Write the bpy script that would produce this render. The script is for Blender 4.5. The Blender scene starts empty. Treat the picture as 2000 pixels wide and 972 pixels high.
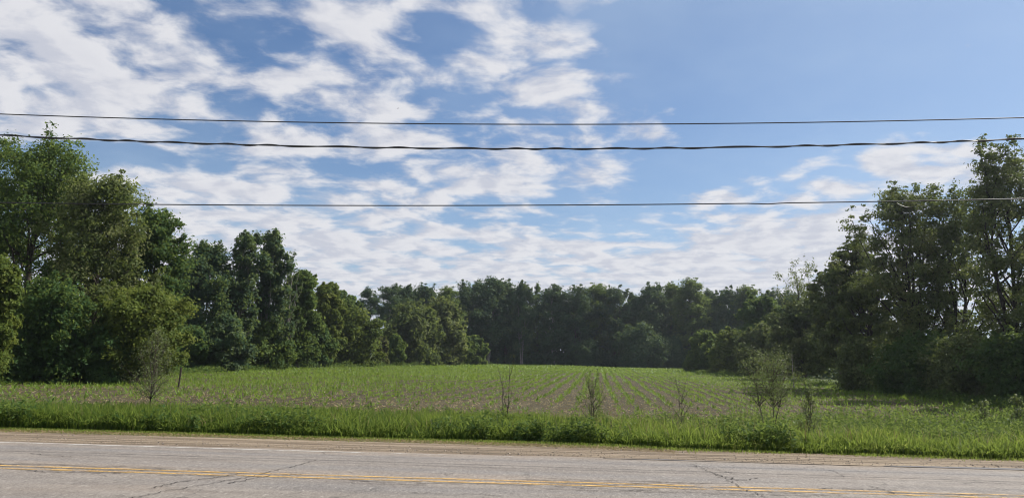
import bpy, math, random
import numpy as np
from mathutils import Matrix, Vector

# ------------------------------------------------------------------ camera
F = 1540.0; HOR = 700.0; CAM_H = 1.9
ROLL = math.radians(1.3); PITCH = math.atan((HOR - 486.0) / F)
sc = bpy.context.scene
C = sc.collection
camd = bpy.data.cameras.new("camera"); cam = bpy.data.objects.new("camera", camd); C.objects.link(cam)
CM = Matrix.Rotation(math.pi / 2 + PITCH, 4, 'X') @ Matrix.Rotation(ROLL, 4, 'Z')
cam.matrix_world = Matrix.Translation((0, 0, CAM_H)) @ CM
camd.sensor_fit = 'HORIZONTAL'; camd.sensor_width = 36.0; camd.lens = 36.0 * F / 2000.0
camd.clip_start = 0.1; camd.clip_end = 12000.0
sc.camera = cam
CMN = np.array(CM)[:3, :3]
def ray(px, py):
    """direction in the world of a point of the photograph (2000 x 972)"""
    return CMN @ np.array([(px - 1000.0) / F, -(py - 486.0) / F, -1.0])

# ------------------------------------------------------------------ sun, sky, exposure
SUN_AZ = math.radians(60.0)       # to the right of the view direction
SUN_EL = math.radians(45.0)
SUN_STRENGTH = 4.6; SKY_STRENGTH = 0.05; EXPO = 2 ** 0.78      # EXPO: display exposure factor
sund = bpy.data.lights.new("sun", 'SUN'); sund.energy = SUN_STRENGTH; sund.angle = math.radians(0.53)
sund.color = (1.0, 0.95, 0.87)
suno = bpy.data.objects.new("sun", sund); C.objects.link(suno)
sdir = Vector((math.sin(SUN_AZ) * math.cos(SUN_EL), math.cos(SUN_AZ) * math.cos(SUN_EL), math.sin(SUN_EL)))
suno.rotation_euler = (-sdir).to_track_quat('-Z', 'Y').to_euler()
suno.location = (60, 40, 80)
sc.view_settings.view_transform = 'Standard'; sc.view_settings.look = 'None'
sc.view_settings.exposure = math.log2(EXPO); sc.view_settings.gamma = 1.0
sc.view_settings.use_curve_mapping = False
sc.render.engine = 'CYCLES'
sc.cycles.max_bounces = 7; sc.cycles.diffuse_bounces = 4; sc.cycles.transmission_bounces = 4; sc.cycles.volume_bounces = 0
sc.cycles.transparent_max_bounces = 6; sc.cycles.glossy_bounces = 2
sc.cycles.use_denoising = True; sc.cycles.filter_width = 1.1

class NT:
    """tiny node-tree helper"""
    def __init__(s, tree): s.t = tree; s.n = tree.nodes; s.l = tree.links
    def new(s, typ, **kw):
        nd = s.n.new(typ)
        for k, v in kw.items(): setattr(nd, k, v)
        return nd
    def put(s, sock, v):
        if isinstance(v, bpy.types.NodeSocket): s.l.new(v, sock)
        else: sock.default_value = v
    def math(s, op, a, b=None, c=None, clamp=False):
        nd = s.new('ShaderNodeMath', operation=op, use_clamp=clamp); s.put(nd.inputs[0], a)
        if b is not None: s.put(nd.inputs[1], b)
        if c is not None: s.put(nd.inputs[2], c)
        return nd.outputs[0]
    def vmath(s, op, a, b=None, c=None):
        nd = s.new('ShaderNodeVectorMath', operation=op); s.put(nd.inputs[0], a)
        if b is not None: s.put(nd.inputs[1], b)
        if c is not None: s.put(nd.inputs[2], c)
        return nd.outputs['Value'] if op in ('LENGTH', 'DOT_PRODUCT') else nd.outputs[0]
    def comb(s, x, y, z):
        nd = s.new('ShaderNodeCombineXYZ'); s.put(nd.inputs[0], x); s.put(nd.inputs[1], y); s.put(nd.inputs[2], z); return nd.outputs[0]
    def sep(s, v):
        nd = s.new('ShaderNodeSeparateXYZ'); s.put(nd.inputs[0], v); return nd.outputs
    def noise(s, vec, scale, detail=4.0, rough=0.5, dist=0.0, color=False):
        nd = s.new('ShaderNodeTexNoise'); 
        if vec is not None: s.put(nd.inputs['Vector'], vec)
        nd.inputs['Scale'].default_value = scale; nd.inputs['Detail'].default_value = detail
        nd.inputs['Roughness'].default_value = rough; nd.inputs['Distortion'].default_value = dist
        return nd.outputs['Color'] if color else nd.outputs[0]
    def rng(s, v, a, b, c=0.0, d=1.0, smooth=True):
        nd = s.new('ShaderNodeMapRange', interpolation_type='SMOOTHSTEP' if smooth else 'LINEAR')
        s.put(nd.inputs[0], v)
        for i, q in zip((1, 2, 3, 4), (a, b, c, d)): s.put(nd.inputs[i], q)
        return nd.outputs[0]
    def mix(s, f, a, b, blend='MIX'):
        nd = s.new('ShaderNodeMix', data_type='RGBA', blend_type=blend)
        s.put(nd.inputs[0], f)
        for sk, v in ((nd.inputs[6], a), (nd.inputs[7], b)):
            if not isinstance(v, bpy.types.NodeSocket) and len(v) == 3: v = (*v, 1.0)
            s.put(sk, v)
        return nd.outputs[2]
    def ramp(s, f, stops):
        nd = s.new('ShaderNodeValToRGB'); s.put(nd.inputs[0], f)
        el = nd.color_ramp.elements
        while len(el) < len(stops): el.new(0.5)
        for e, (p, c) in zip(el, stops): e.position = p; e.color = (*c, 1.0)
        return nd.outputs[0]

def build_world():
    w = bpy.data.worlds.new("World"); sc.world = w; w.use_nodes = True
    T = NT(w.node_tree); T.n.clear()
    out = T.new('ShaderNodeOutputWorld'); bg = T.new('ShaderNodeBackground')
    bg.inputs[1].default_value = SKY_STRENGTH
    T.l.new(bg.outputs[0], out.inputs[0])
    sky = T.new('ShaderNodeTexSky', sky_type='NISHITA', sun_disc=False)
    sky.sun_elevation = SUN_EL; sky.sun_rotation = SUN_AZ
    sky.altitude = 100; sky.air_density = 1.0; sky.dust_density = 0.9; sky.ozone_density = 2.2
    d = T.new('ShaderNodeTexCoord').outputs['Generated']
    x, y, z = T.sep(d)
    zz = T.math('ADD', T.math('MAXIMUM', z, 0.0), 0.15)
    p = T.comb(T.math('DIVIDE', x, zz), T.math('DIVIDE', y, zz), 0.0)
    # the cloud deck thickens to the left and towards the horizon and opens to the upper right
    yy = T.math('MAXIMUM', y, 0.05)
    ab = T.comb(T.math('DIVIDE', x, yy), T.math('DIVIDE', z, yy), 0.0)
    blobs = [(90, 60, 330, 170, .19), (120, 200, 300, 80, .16), (330, 130, 170, 60, .12), (590, 160, 130, 60, .15), (690, 75, 120, 80, .14), (830, 150, 70, 60, .07),
             (1010, 110, 170, 80, .15), (1130, 60, 110, 40, .10), (1110, 200, 110, 60, .10), (780, 260, 230, 80, .10), (430, 335, 330, 80, .14),
             (960, 335, 240, 50, .13), (1000, 545, 1600, 100, .17), (1530, 470, 330, 90, .21), (1850, 325, 180, 60, .24), (660, 300, 120, 40, .05),
             (1240, 265, 90, 30, .12), (1350, 378, 110, 26, .10), (600, 440, 480, 80, .13), (1730, 315, 60, 30, .12), (1130, 350, 120, 30, .08), (1090, 420, 90, 30, .09),
             (1600, 110, 400, 200, -.34), (1900, 150, 300, 140, -.30), (1330, 120, 120, 130, -.16), (870, 60, 80, 70, -.11), (455, 65, 90, 45, -.08), (900, 220, 60, 60, -.13),
             (230, 312, 230, 36, -.26), (680, 330, 130, 30, -.17), (1190, 430, 220, 40, -.16), (1340, 325, 240, 80, -.16), (560, 90, 60, 50, -.03),
             (35, 150, 50, 50, -.10), (500, 110, 70, 40, -.06), (1480, 250, 260, 60, -.12), (320, 20, 60, 30, -.06), (900, 430, 120, 26, -.06),
             (1425, 380, 34, 16, .15), (1255, 262, 55, 20, .12), (1730, 312, 50, 24, .18), (1640, 370, 70, 22, .14), (1890, 90, 20, 10, .45), (1300, 50, 30, 26, .22), (1320, 215, 60, 22, .13), (1500, 300, 30, 14, .12)]
    cov = None
    for (bx, by, sx, sy, amp) in blobs:
        r = ray(bx, by); a0, b0 = r[0] / r[1], r[2] / r[1]
        k = 1 / 1555.0
        v = T.vmath('MULTIPLY_ADD', ab, (1 / (sx * k * 1.5), 1 / (sy * k * 1.5), 0.0), (-a0 / (sx * k * 1.5), -b0 / (sy * k * 1.5), 0.0))
        f = T.rng(T.vmath('LENGTH', v), 0.0, 1.0, amp, 0.0)
        cov = f if cov is None else T.math('ADD', cov, f)
    cov = T.math('MULTIPLY', cov, 0.72)
    cov = T.math('ADD', cov, T.rng(y, 0.55, 0.0, 0.0, 0.09))      # the broken deck goes on overhead and behind, unseen cloud added for ambient light
    warp = T.noise(p, 2.4, 2, 0.5, color=True)
    pw = T.vmath('MULTIPLY_ADD', warp, (0.16, 0.16, 0.0), p)
    pw = T.vmath('MULTIPLY_ADD', T.noise(p, 9.0, 2, 0.55, color=True), (0.035, 0.035, 0.0), pw)
    def dens(vec):
        big = T.noise(vec, 2.3, 3, 0.5)
        fine = T.noise(vec, 5.6, 7, 0.55)
        return T.math('ADD', T.math('MULTIPLY', big, 0.32), T.math('MULTIPLY', fine, 0.73))
    dn = T.math('ADD', dens(pw), cov)
    sh = T.vmath('ADD', pw, (0.055, 0.02, 0.0))
    ds = T.math('ADD', dens(sh), cov)
    alpha = T.rng(dn, 0.475, 0.66)
    lit = T.rng(T.math('SUBTRACT', dn, ds), -0.08, 0.08)
    thick = T.rng(dn, 0.60, 0.85)
    K = 1.0 / (SKY_STRENGTH * EXPO)
    cl = T.mix(lit, (0.60 * K, 0.62 * K, 0.70 * K), (0.80 * K, 0.80 * K, 0.83 * K))
    cl = T.mix(T.math('MULTIPLY', thick, 0.30), cl, (0.62 * K, 0.63 * K, 0.70 * K))
    # thin high veil
    veil = T.math('MULTIPLY', T.rng(T.noise(p, 0.9, 5, 0.6), 0.35, 0.75), 0.26)
    veil = T.math('ADD', veil, T.rng(z, 0.32, 0.0, 0.0, 0.42))
    sunny = T.vmath('DOT_PRODUCT', d, tuple(sdir))
    veil = T.math('ADD', veil, T.rng(sunny, 0.45, 1.0, 0.0, 0.36))
    skc = T.mix(1.0, sky.outputs[0], (0.86, 1.02, 1.20), 'MULTIPLY')
    base = T.mix(veil, skc, (0.54 * K, 0.68 * K, 0.85 * K))
    col = T.mix(T.math('MULTIPLY', alpha, 0.95), base, cl)
    T.l.new(col, bg.inputs[0])
    w.cycles.sampling_method = 'MANUAL'; w.cycles.sample_map_resolution = 512
build_world()

# ------------------------------------------------------------------ helpers
def tag(o, label=None, cat=None, group=None, kind=None):
    if label: o["label"] = label
    if cat: o["category"] = cat
    if group: o["group"] = group
    if kind: o["kind"] = kind
    return o
def link(o, parent=None):
    C.objects.link(o)
    if parent is not None: o.parent = parent
    return o
def empty(name, loc, rz=0.0):
    o = bpy.data.objects.new(name, None); o.empty_display_size = 0.3
    o.location = loc; o.rotation_euler = (0, 0, rz); return link(o)

def np_mesh(name, verts, faces_by_n, mat=None, tint=None, smooth=False):
    """verts (n,3); faces_by_n: list of (k,m) int arrays; tint: per-face floats in the same order"""
    me = bpy.data.meshes.new(name)
    verts = np.ascontiguousarray(verts, dtype=np.float32)
    me.vertices.add(len(verts)); me.vertices.foreach_set("co", verts.ravel())
    loops = np.concatenate([f.ravel() for f in faces_by_n]).astype(np.int32)
    tot = np.concatenate([np.full(len(f), f.shape[1], np.int32) for f in faces_by_n])
    start = np.concatenate([[0], np.cumsum(tot)[:-1]]).astype(np.int32)
    me.loops.add(len(loops)); me.loops.foreach_set("vertex_index", loops)
    me.polygons.add(len(tot)); me.polygons.foreach_set("loop_start", start); me.polygons.foreach_set("loop_total", tot)
    me.polygons.foreach_set("use_smooth", np.full(len(tot), smooth, dtype=bool))
    if tint is not None:
        at = me.attributes.new("tint", 'FLOAT', 'FACE')
        at.data.foreach_set("value", np.ascontiguousarray(tint, dtype=np.float32))
    me.update(calc_edges=True)
    if mat: me.materials.append(mat)
    return me
def mesh_obj(name, me, parent=None):
    return link(bpy.data.objects.new(name, me), parent)

class Tubes:
    def __init__(s): s.v = []; s.f = []; s.n = 0
    def add(s, pts, radii, sides=5, cap=True):
        pts = np.asarray(pts, float); radii = np.asarray(radii, float); m = len(pts)
        tg = np.gradient(pts, axis=0); tg /= np.linalg.norm(tg, axis=1)[:, None] + 1e-9
        ref = np.array([1.0, 0, 0]) if abs(tg[:, 2]).mean() > 0.6 else np.array([0, 0, 1.0])
        b1 = np.cross(tg, ref); b1 /= np.linalg.norm(b1, axis=1)[:, None] + 1e-9
        b2 = np.cross(tg, b1)
        an = np.arange(sides) * 2 * math.pi / sides
        ring = pts[:, None, :] + radii[:, None, None] * (np.cos(an)[None, :, None] * b1[:, None, :] + np.sin(an)[None, :, None] * b2[:, None, :])
        s.v.append(ring.reshape(-1, 3))
        i = np.arange(m - 1)[:, None] * sides + np.arange(sides)[None, :]
        j = np.arange(m - 1)[:, None] * sides + (np.arange(sides)[None, :] + 1) % sides
        s.f.append((np.stack([i, i + sides, j + sides, j], -1).reshape(-1, 4)) + s.n)
        s.n += m * sides
    def mesh(s, name, mat, smooth=True):
        return np_mesh(name, np.concatenate(s.v), [np.concatenate(s.f)], mat, smooth=smooth)

def leaf_quads(cen, L, W, nrm, rng):
    """diamond leaves at cen with size arrays and normals"""
    n = len(cen)
    r = rng.normal(size=(n, 3)); a = np.cross(nrm, r); a /= np.linalg.norm(a, axis=1)[:, None] + 1e-9
    b = np.cross(nrm, a)
    L = np.asarray(L)[:, None] * 0.5; W = np.asarray(W)[:, None] * 0.5
    fold = nrm * W * 0.35
    v = np.stack([cen - a * L, cen + b * W + fold - a * L * .1, cen + a * L, cen - b * W + fold - a * L * .1], 1).reshape(-1, 3)
    f = np.arange(n * 4).reshape(-1, 4)
    return v, f

# ------------------------------------------------------------------ terrain shape (road frame: s along the road, d across it)
RA = math.radians(2.5)
def sd(x, y): return x * math.cos(RA) - y * math.sin(RA), x * math.sin(RA) + y * math.cos(RA)
def xy(s, d): return s * math.cos(RA) + d * math.sin(RA), -s * math.sin(RA) + d * math.cos(RA)
D_CENTRE = 12.58; D_EDGE = 15.93
PD = np.array([-4000, -40, 0, 6.5, 8.9, 16.3, 18.8, 20.0, 22.5, 25.0, 28.0, 45, 90, 150, 215, 300, 900, 6000.])
PZ = np.array([0.0, 0.0, 0.0, -.03, -.035, -.035, -.12, -.17, -.42, -.40, -.22, -.15, .02, .25, .45, .6, 2.0, 2.0])
def ground_z(x, y):
    s, d = sd(np.asarray(x, float), np.asarray(y, float))
    z = np.interp(d, PD, PZ)
    w = np.clip((d - 19) / 8, 0, 1)
    return z + w * (0.05 * np.sin(s * .21 + d * .07) + 0.035 * np.sin(s * .5 - d * .31 + 1.0))
def at_depth(px, depth, py=700.0):
    r = ray(px, py + (px - 1000) * math.tan(ROLL)); return r[0] / r[1] * depth
def z_at(px, py, depth):
    r = ray(px, py); return CAM_H + r[2] / r[1] * depth

# field borders as functions of the distance y
LB = np.array([(20, at_depth(-420, 20)), (34, at_depth(-180, 34)), (47, at_depth(0, 47)), (62, at_depth(230, 62)), (78, at_depth(380, 78)),
               (105, at_depth(590, 105)), (140, at_depth(745, 140)), (165, at_depth(900, 165)), (190, at_depth(945, 190)), (260, at_depth(960, 260))])
RB = np.array([(20, at_depth(2400, 20)), (36, at_depth(2130, 36)), (45, at_depth(1960, 45)), (56, at_depth(1790, 56)), (75, at_depth(1640, 75)),
               (110, at_depth(1470, 110)), (135, at_depth(1345, 135)), (150, at_depth(1400, 150)), (190, at_depth(1420, 190)), (260, at_depth(1420, 260))])
def in_field(x, y, m=0.0):
    return (x > np.interp(y, LB[:, 0], LB[:, 1]) + m) & (x < np.interp(y, RB[:, 0], RB[:, 1]) - m)

def mat_new(name):
    m = bpy.data.materials.new(name); m.use_nodes = True
    T = NT(m.node_tree); T.n.clear()
    o = T.new('ShaderNodeOutputMaterial'); b = T.new('ShaderNodeBsdfPrincipled')
    T.l.new(b.outputs[0], o.inputs[0]); b.inputs['Roughness'].default_value = 0.85
    b.inputs['Specular IOR Level'].default_value = 0.25
    return m, T, b, o
def bump(T, b, h, strength=0.4, dist=0.05):
    n = T.new('ShaderNodeBump'); n.inputs['Strength'].default_value = strength; n.inputs['Distance'].default_value = dist
    T.put(n.inputs['Height'], h); T.l.new(n.outputs[0], b.inputs['Normal'])
def posn(T): return T.new('ShaderNodeNewGeometry').outputs['Position']
def road_sd(T, P):
    x, y, z = T.sep(P)
    s = T.math('SUBTRACT', T.math('MULTIPLY', x, math.cos(RA)), T.math('MULTIPLY', y, math.sin(RA)))
    d = T.math('ADD', T.math('MULTIPLY', x, math.sin(RA)), T.math('MULTIPLY', y, math.cos(RA)))
    return s, d

def leaf_mat(name, stops, transl=0.47, rough=0.6, spec=0.10, vary=0.25, TRC=(0.23, 0.28, 0.055)):
    m, T, b, o = mat_new(name)
    at = T.new('ShaderNodeAttribute', attribute_name='tint')
    rnd = T.new('ShaderNodeObjectInfo').outputs['Random']
    f = T.math('ADD', at.outputs['Fac'], T.math('MULTIPLY', T.math('SUBTRACT', rnd, 0.5), vary), clamp=True)
    c = T.ramp(f, stops)
    T.l.new(c, b.inputs['Base Color']); b.inputs['Roughness'].default_value = rough
    b.inputs['Specular IOR Level'].default_value = spec
    tr = T.new('ShaderNodeBsdfTranslucent')
    T.l.new(T.mix(0.55, c, TRC, 'MIX'), tr.inputs[0])
    mx = T.new('ShaderNodeMixShader'); mx.inputs[0].default_value = transl
    T.l.new(b.outputs[0], mx.inputs[1]); T.l.new(tr.outputs[0], mx.inputs[2]); T.l.new(mx.outputs[0], o.inputs[0])
    return m
M = {}
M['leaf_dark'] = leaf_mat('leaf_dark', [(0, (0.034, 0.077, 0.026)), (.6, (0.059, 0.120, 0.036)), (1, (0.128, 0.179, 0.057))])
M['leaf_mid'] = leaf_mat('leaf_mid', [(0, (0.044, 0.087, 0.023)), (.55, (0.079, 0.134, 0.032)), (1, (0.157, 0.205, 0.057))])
M['leaf_olive'] = leaf_mat('leaf_olive', [(0, (0.048, 0.080, 0.025)), (.55, (0.097, 0.127, 0.043)), (1, (0.235, 0.248, 0.108))])
M['leaf_yellow'] = leaf_mat('leaf_yellow', [(0, (0.046, 0.081, 0.016)), (.5, (0.092, 0.132, 0.025)), (1, (0.172, 0.196, 0.040))], 0.4)
M['leaf_blue'] = leaf_mat('leaf_blue', [(0, (0.029, 0.069, 0.034)), (.6, (0.052, 0.101, 0.052)), (1, (0.140, 0.188, 0.112))])
M['leaf_locust'] = leaf_mat('leaf_locust', [(0, (0.059, 0.085, 0.031)), (.55, (0.101, 0.132, 0.046)), (1, (0.199, 0.214, 0.082))], 0.3)
M['leaf_tan'] = leaf_mat('leaf_tan', [(0, (.06, .065, .03)), (.5, (.10, .10, .05)), (1, (.16, .15, .08))])
M['leaf_far'] = leaf_mat('leaf_far', [(0, (0.030, 0.067, 0.031)), (.55, (0.050, 0.097, 0.043)), (1, (0.118, 0.160, 0.070))], 0.25)
M['sapling_leaf'] = leaf_mat('sapling_leaf', [(0, (.06, .085, .04)), (.5, (.11, .14, .065)), (1, (.20, .23, .12))], 0.4, .5, .2)
M['grass'] = leaf_mat('grass_blade', [(0, (.035, .080, .012)), (.5, (.085, .150, .020)), (.85, (.155, .215, .032)), (1, (.25, .26, .08))], 0.55, .6, .10, 0)
M['weed'] = leaf_mat('weed_leaf', [(0, (0.031, 0.075, 0.020)), (.5, (0.062, 0.125, 0.027)), (1, (0.163, 0.213, 0.069))], 0.45, .6, .10, 0)
M['corn'] = leaf_mat('corn_leaf', [(0, (.060, .125, .012)), (.5, (.110, .200, .018)), (1, (.185, .275, .035))], 0.45, .5, .2, 0)
M['dry'] = leaf_mat('dry_straw', [(0, (.14, .10, .045)), (.5, (.27, .21, .105)), (1, (.44, .38, .22))], 0.12, .7, .2, 0, (.4, .3, .15))

def bark_mat(name, a, b_):
    m, T, b, o = mat_new(name)
    P = T.vmath('MULTIPLY', T.new('ShaderNodeTexCoord').outputs['Object'], (9.0, 9.0, 1.6))
    n = T.noise(P, 1.0, 6, 0.65)
    T.l.new(T.mix(T.rng(n, .35, .65), a, b_), b.inputs['Base Color']); bump(T, b, n, 0.8, 0.05)
    b.inputs['Roughness'].default_value = 0.95
    return m
M['bark'] = bark_mat('bark_brown', (.035, .028, .022), (.12, .10, .08))
M['bark_pale'] = bark_mat('bark_pale', (.12, .11, .095), (.32, .30, .27))
M['bark_dark'] = bark_mat('bark_dark', (.020, .016, .013), (.065, .055, .045))

def mat_asphalt():
    m, T, b, o = mat_new('worn_asphalt')
    P = posn(T); s, d = road_sd(T, P)
    big = T.noise(T.comb(T.math('MULTIPLY', s, 0.10), d, 0), 0.9, 4, 0.55)
    mid = T.noise(T.comb(T.math('MULTIPLY', s, 0.35), T.math('MULTIPLY', d, 1.6), 0), 1.6, 5, 0.6)
    grit = T.noise(P, 26.0, 4, 0.8)
    grit2 = T.noise(T.comb(T.math('MULTIPLY', s, 6.0), T.math('MULTIPLY', d, 4.0), 0), 1.0, 6, 0.75)
    grit3 = T.noise(T.comb(T.math('MULTIPLY', s, 18.0), T.math('MULTIPLY', d, 5.0), 0), 1.0, 3, 0.7)
    c = T.mix(T.rng(mid, .3, .7), (0.154, 0.134, 0.118), (0.212, 0.189, 0.166))
    stain = T.noise(T.comb(T.math('MULTIPLY', s, 0.22), T.math('MULTIPLY', d, 0.8), 5.0), 1.0, 5, 0.6)
    c = T.mix(T.math('MULTIPLY', T.rng(stain, .5, .66), .5), c, (.235, .190, .150))
    c = T.mix(T.math('MULTIPLY', T.rng(stain, .46, .32), .45), c, (.115, .105, .100))
    # wheel paths are polished a little greyer
    for dc in (D_CENTRE + 0.95, D_CENTRE + 2.65, D_CENTRE - 0.95, D_CENTRE - 2.65):
        g = T.rng(T.math('ABSOLUTE', T.math('SUBTRACT', d, dc)), 0.0, 0.6, 0.8, 0.0)
        c = T.mix(T.math('MULTIPLY', g, T.rng(big, .3, .65)), c, (0.148, 0.141, 0.138))
    c = T.mix(T.math('MULTIPLY', T.rng(grit, .52, .72), .8), c, (0.332, 0.303, 0.270))
    c = T.mix(T.math('MULTIPLY', T.rng(grit, .48, .30), 0.8), c, (0.062, 0.054, 0.047))
    c = T.mix(T.math('MULTIPLY', T.rng(grit2, .54, .72), 0.6), c, (0.299, 0.274, 0.245))
    c = T.mix(T.math('MULTIPLY', T.rng(grit2, .46, .28), 0.65), c, (0.071, 0.061, 0.053))
    c = T.mix(T.math('MULTIPLY', T.rng(grit3, .56, .76), 0.7), c, (0.349, 0.320, 0.286))
    c = T.mix(T.math('MULTIPLY', T.rng(grit3, .44, .26), 0.7), c, (0.066, 0.058, 0.050))
    # fine crazing
    vo = T.new('ShaderNodeTexVoronoi', feature='DISTANCE_TO_EDGE'); vo.inputs['Scale'].default_value = 1.0
    wv = T.vmath('MULTIPLY_ADD', T.noise(P, 2.5, 4, .6, color=True), (0.664, 0.664, 0.664), P)
    T.l.new(T.vmath('MULTIPLY', wv, (.55, .9, 1)), vo.inputs['Vector'])
    cr = T.rng(vo.outputs[0], 0.0, 0.018, 1.0, 0.0)
    cm = T.math('MULTIPLY', cr, T.rng(T.noise(P, 0.35, 3, .6), .50, .62))
    c = T.mix(T.math('MULTIPLY', cm, 0.7), c, (0.050, 0.046, 0.042))
    # dusty edge
    c = T.mix(T.math('MULTIPLY', T.rng(T.math('ADD', d, T.math('MULTIPLY', T.noise(P, 1.1, 5, .6), 0.7)), D_EDGE + .18, D_EDGE + .62), .7), c, (0.207, 0.166, 0.124))
    T.l.new(c, b.inputs['Base Color']); b.inputs['Roughness'].default_value = .8
    h = T.math('ADD', grit, T.math('MULTIPLY', grit2, 0.8)); bump(T, b, h, 0.7, 0.02)
    return m
def mat_gravel():
    m, T, b, o = mat_new('shoulder_gravel')
    P = posn(T); s, d = road_sd(T, P)
    stre = T.noise(T.comb(T.math('MULTIPLY', s, 0.16), T.math('MULTIPLY', d, 3.0), 0), 1.3, 5, 0.62)
    st = T.noise(P, 20.0, 4, 0.8); st2 = T.noise(P, 6.0, 4, 0.65)
    rut = T.noise(T.comb(T.math('MULTIPLY', s, 0.10), T.math('MULTIPLY', d, 5.5), 3.0), 1.0, 4, 0.6)
    c = T.mix(T.rng(stre, .36, .64), (0.104, 0.077, 0.052), (0.274, 0.217, 0.153))
    c = T.mix(T.rng(st, .55, .75), c, (0.349, 0.292, 0.214))
    c = T.mix(T.math('MULTIPLY', T.rng(st, .45, .3), .8), c, (0.058, 0.044, 0.031))
    c = T.mix(T.math('MULTIPLY', T.rng(st2, .56, .7), .4), c, (0.100, 0.075, 0.052))
    c = T.mix(T.math('MULTIPLY', T.rng(rut, .5, .36), .6), c, (0.071, 0.052, 0.036))
    T.l.new(c, b.inputs['Base Color']); b.inputs['Roughness'].default_value = .95
    bump(T, b, T.math('ADD', T.math('MULTIPLY', T.math('ADD', stre, T.math('MULTIPLY', rut, 1.5)), 3.0), T.math('ADD', st, st2)), 0.9, 0.03)
    return m
def mat_verge():
    m, T, b, o = mat_new('verge_soil_and_thatch')
    P = posn(T)
    n = T.noise(P, 3.0, 6, .65); n2 = T.noise(P, 30.0, 3, .7)
    c = T.mix(T.rng(n, .35, .65), (.045, .060, .018), (.13, .115, .05))
    c = T.mix(T.math('MULTIPLY', T.rng(n2, .55, .75), .5), c, (.2, .17, .08))
    T.l.new(c, b.inputs['Base Color']); bump(T, b, n2, .8, .04)
    return m
def mat_soil():
    m, T, b, o = mat_new('tilled_soil')
    P = posn(T)
    n = T.noise(P, 1.2, 6, .65); n2 = T.noise(P, 9.0, 5, .7); n3 = T.noise(P, 0.05, 3, .5)
    c = T.mix(T.rng(n, .3, .7), (.036, .030, .015), (.068, .057, .028))
    c = T.mix(T.math('MULTIPLY', T.rng(n2, .56, .74), .55), c, (.15, .13, .09))
    c = T.mix(T.math('MULTIPLY', T.rng(n2, .44, .3), .5), c, (.030, .024, .016))
    c = T.mix(T.math('MULTIPLY', T.rng(n3, .45, .65), .35), c, (.10, .085, .045))
    T.l.new(c, b.inputs['Base Color']); b.inputs['Roughness'].default_value = 1.0
    bump(T, b, T.math('ADD', n2, n), 1.0, .09)
    return m
def mat_ground():
    m, T, b, o = mat_new('rough_ground')
    P = posn(T)
    n = T.noise(P, .6, 6, .65); n2 = T.noise(P, 7.0, 5, .7)
    c = T.mix(T.rng(n, .35, .65), (.030, .050, .014), (.065, .085, .022))
    c = T.mix(T.math('MULTIPLY', T.rng(n2, .5, .75), .6), c, (.09, .085, .04))
    T.l.new(c, b.inputs['Base Color']); bump(T, b, n2, .8, .1)
    return m
M['asphalt'] = mat_asphalt(); M['gravel'] = mat_gravel(); M['verge'] = mat_verge(); M['soil'] = mat_soil(); M['ground'] = mat_ground()

def mat_paint(name, col, wear, lo, hi):
    m, T, b, o = mat_new(name)
    P = posn(T); s, d = road_sd(T, P)
    n = T.noise(T.comb(T.math('MULTIPLY', s, .5), T.math('MULTIPLY', d, 2.0), 0), 3.5, 6, .72)
    n2 = T.noise(P, 34.0, 3, .7)
    bias = T.math('ADD', n, T.math('MULTIPLY', T.math('SUBTRACT', n2, .5), .35))
    if wear is not None:   # paint worn away further to the right
        bias = T.math('SUBTRACT', bias, T.rng(s, wear[0], wear[1], 0.0, wear[2]))
    k = T.rng(bias, lo, hi)
    T.l.new(T.mix(T.rng(n2, .35, .65), tuple(q * .78 for q in col), col), b.inputs['Base Color'])
    b.inputs['Roughness'].default_value = .6
    tr = T.new('ShaderNodeBsdfTransparent'); mx = T.new('ShaderNodeMixShader')
    T.l.new(k, mx.inputs[0]); T.l.new(tr.outputs[0], mx.inputs[1]); T.l.new(b.outputs[0], mx.inputs[2]); T.l.new(mx.outputs[0], o.inputs[0])
    return m
M['yellow'] = mat_paint('yellow_road_paint', (.48, .30, .10), (0, 14, .07), .39, .57)
M['white'] = mat_paint('white_road_paint', (.47, .45, .42), (-5, 1, .20), .38, .55)
def flat_mat(name, col, rough=.8, spec=.25, grain=0.25):
    m, T, b, o = mat_new(name)
    n = T.noise(T.new('ShaderNodeTexCoord').outputs['Object'], 14.0, 4, .65)
    T.l.new(T.mix(T.rng(n, .3, .7), tuple(q * (1 - grain) for q in col), tuple(q * (1 + grain) for q in col)), b.inputs['Base Color'])
    b.inputs['Roughness'].default_value = rough; b.inputs['Specular IOR Level'].default_value = spec
    return m
M['crack'] = flat_mat('crack_dirt', (.035, .031, .028), .95)
M['tar'] = flat_mat('old_asphalt_patch', (.10, .095, .095), .8)
M['stone'] = flat_mat('pebble_stone', (.22, .185, .15), .9, .2, .5)
M['wire'] = flat_mat('cable_sheath', (.018, .018, .020), .45, .5)
M['wood'] = flat_mat('weathered_post_wood', (.045, .035, .028), .9)
M['bird'] = flat_mat('bird_feather', (.02, .02, .022), .8)

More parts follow.
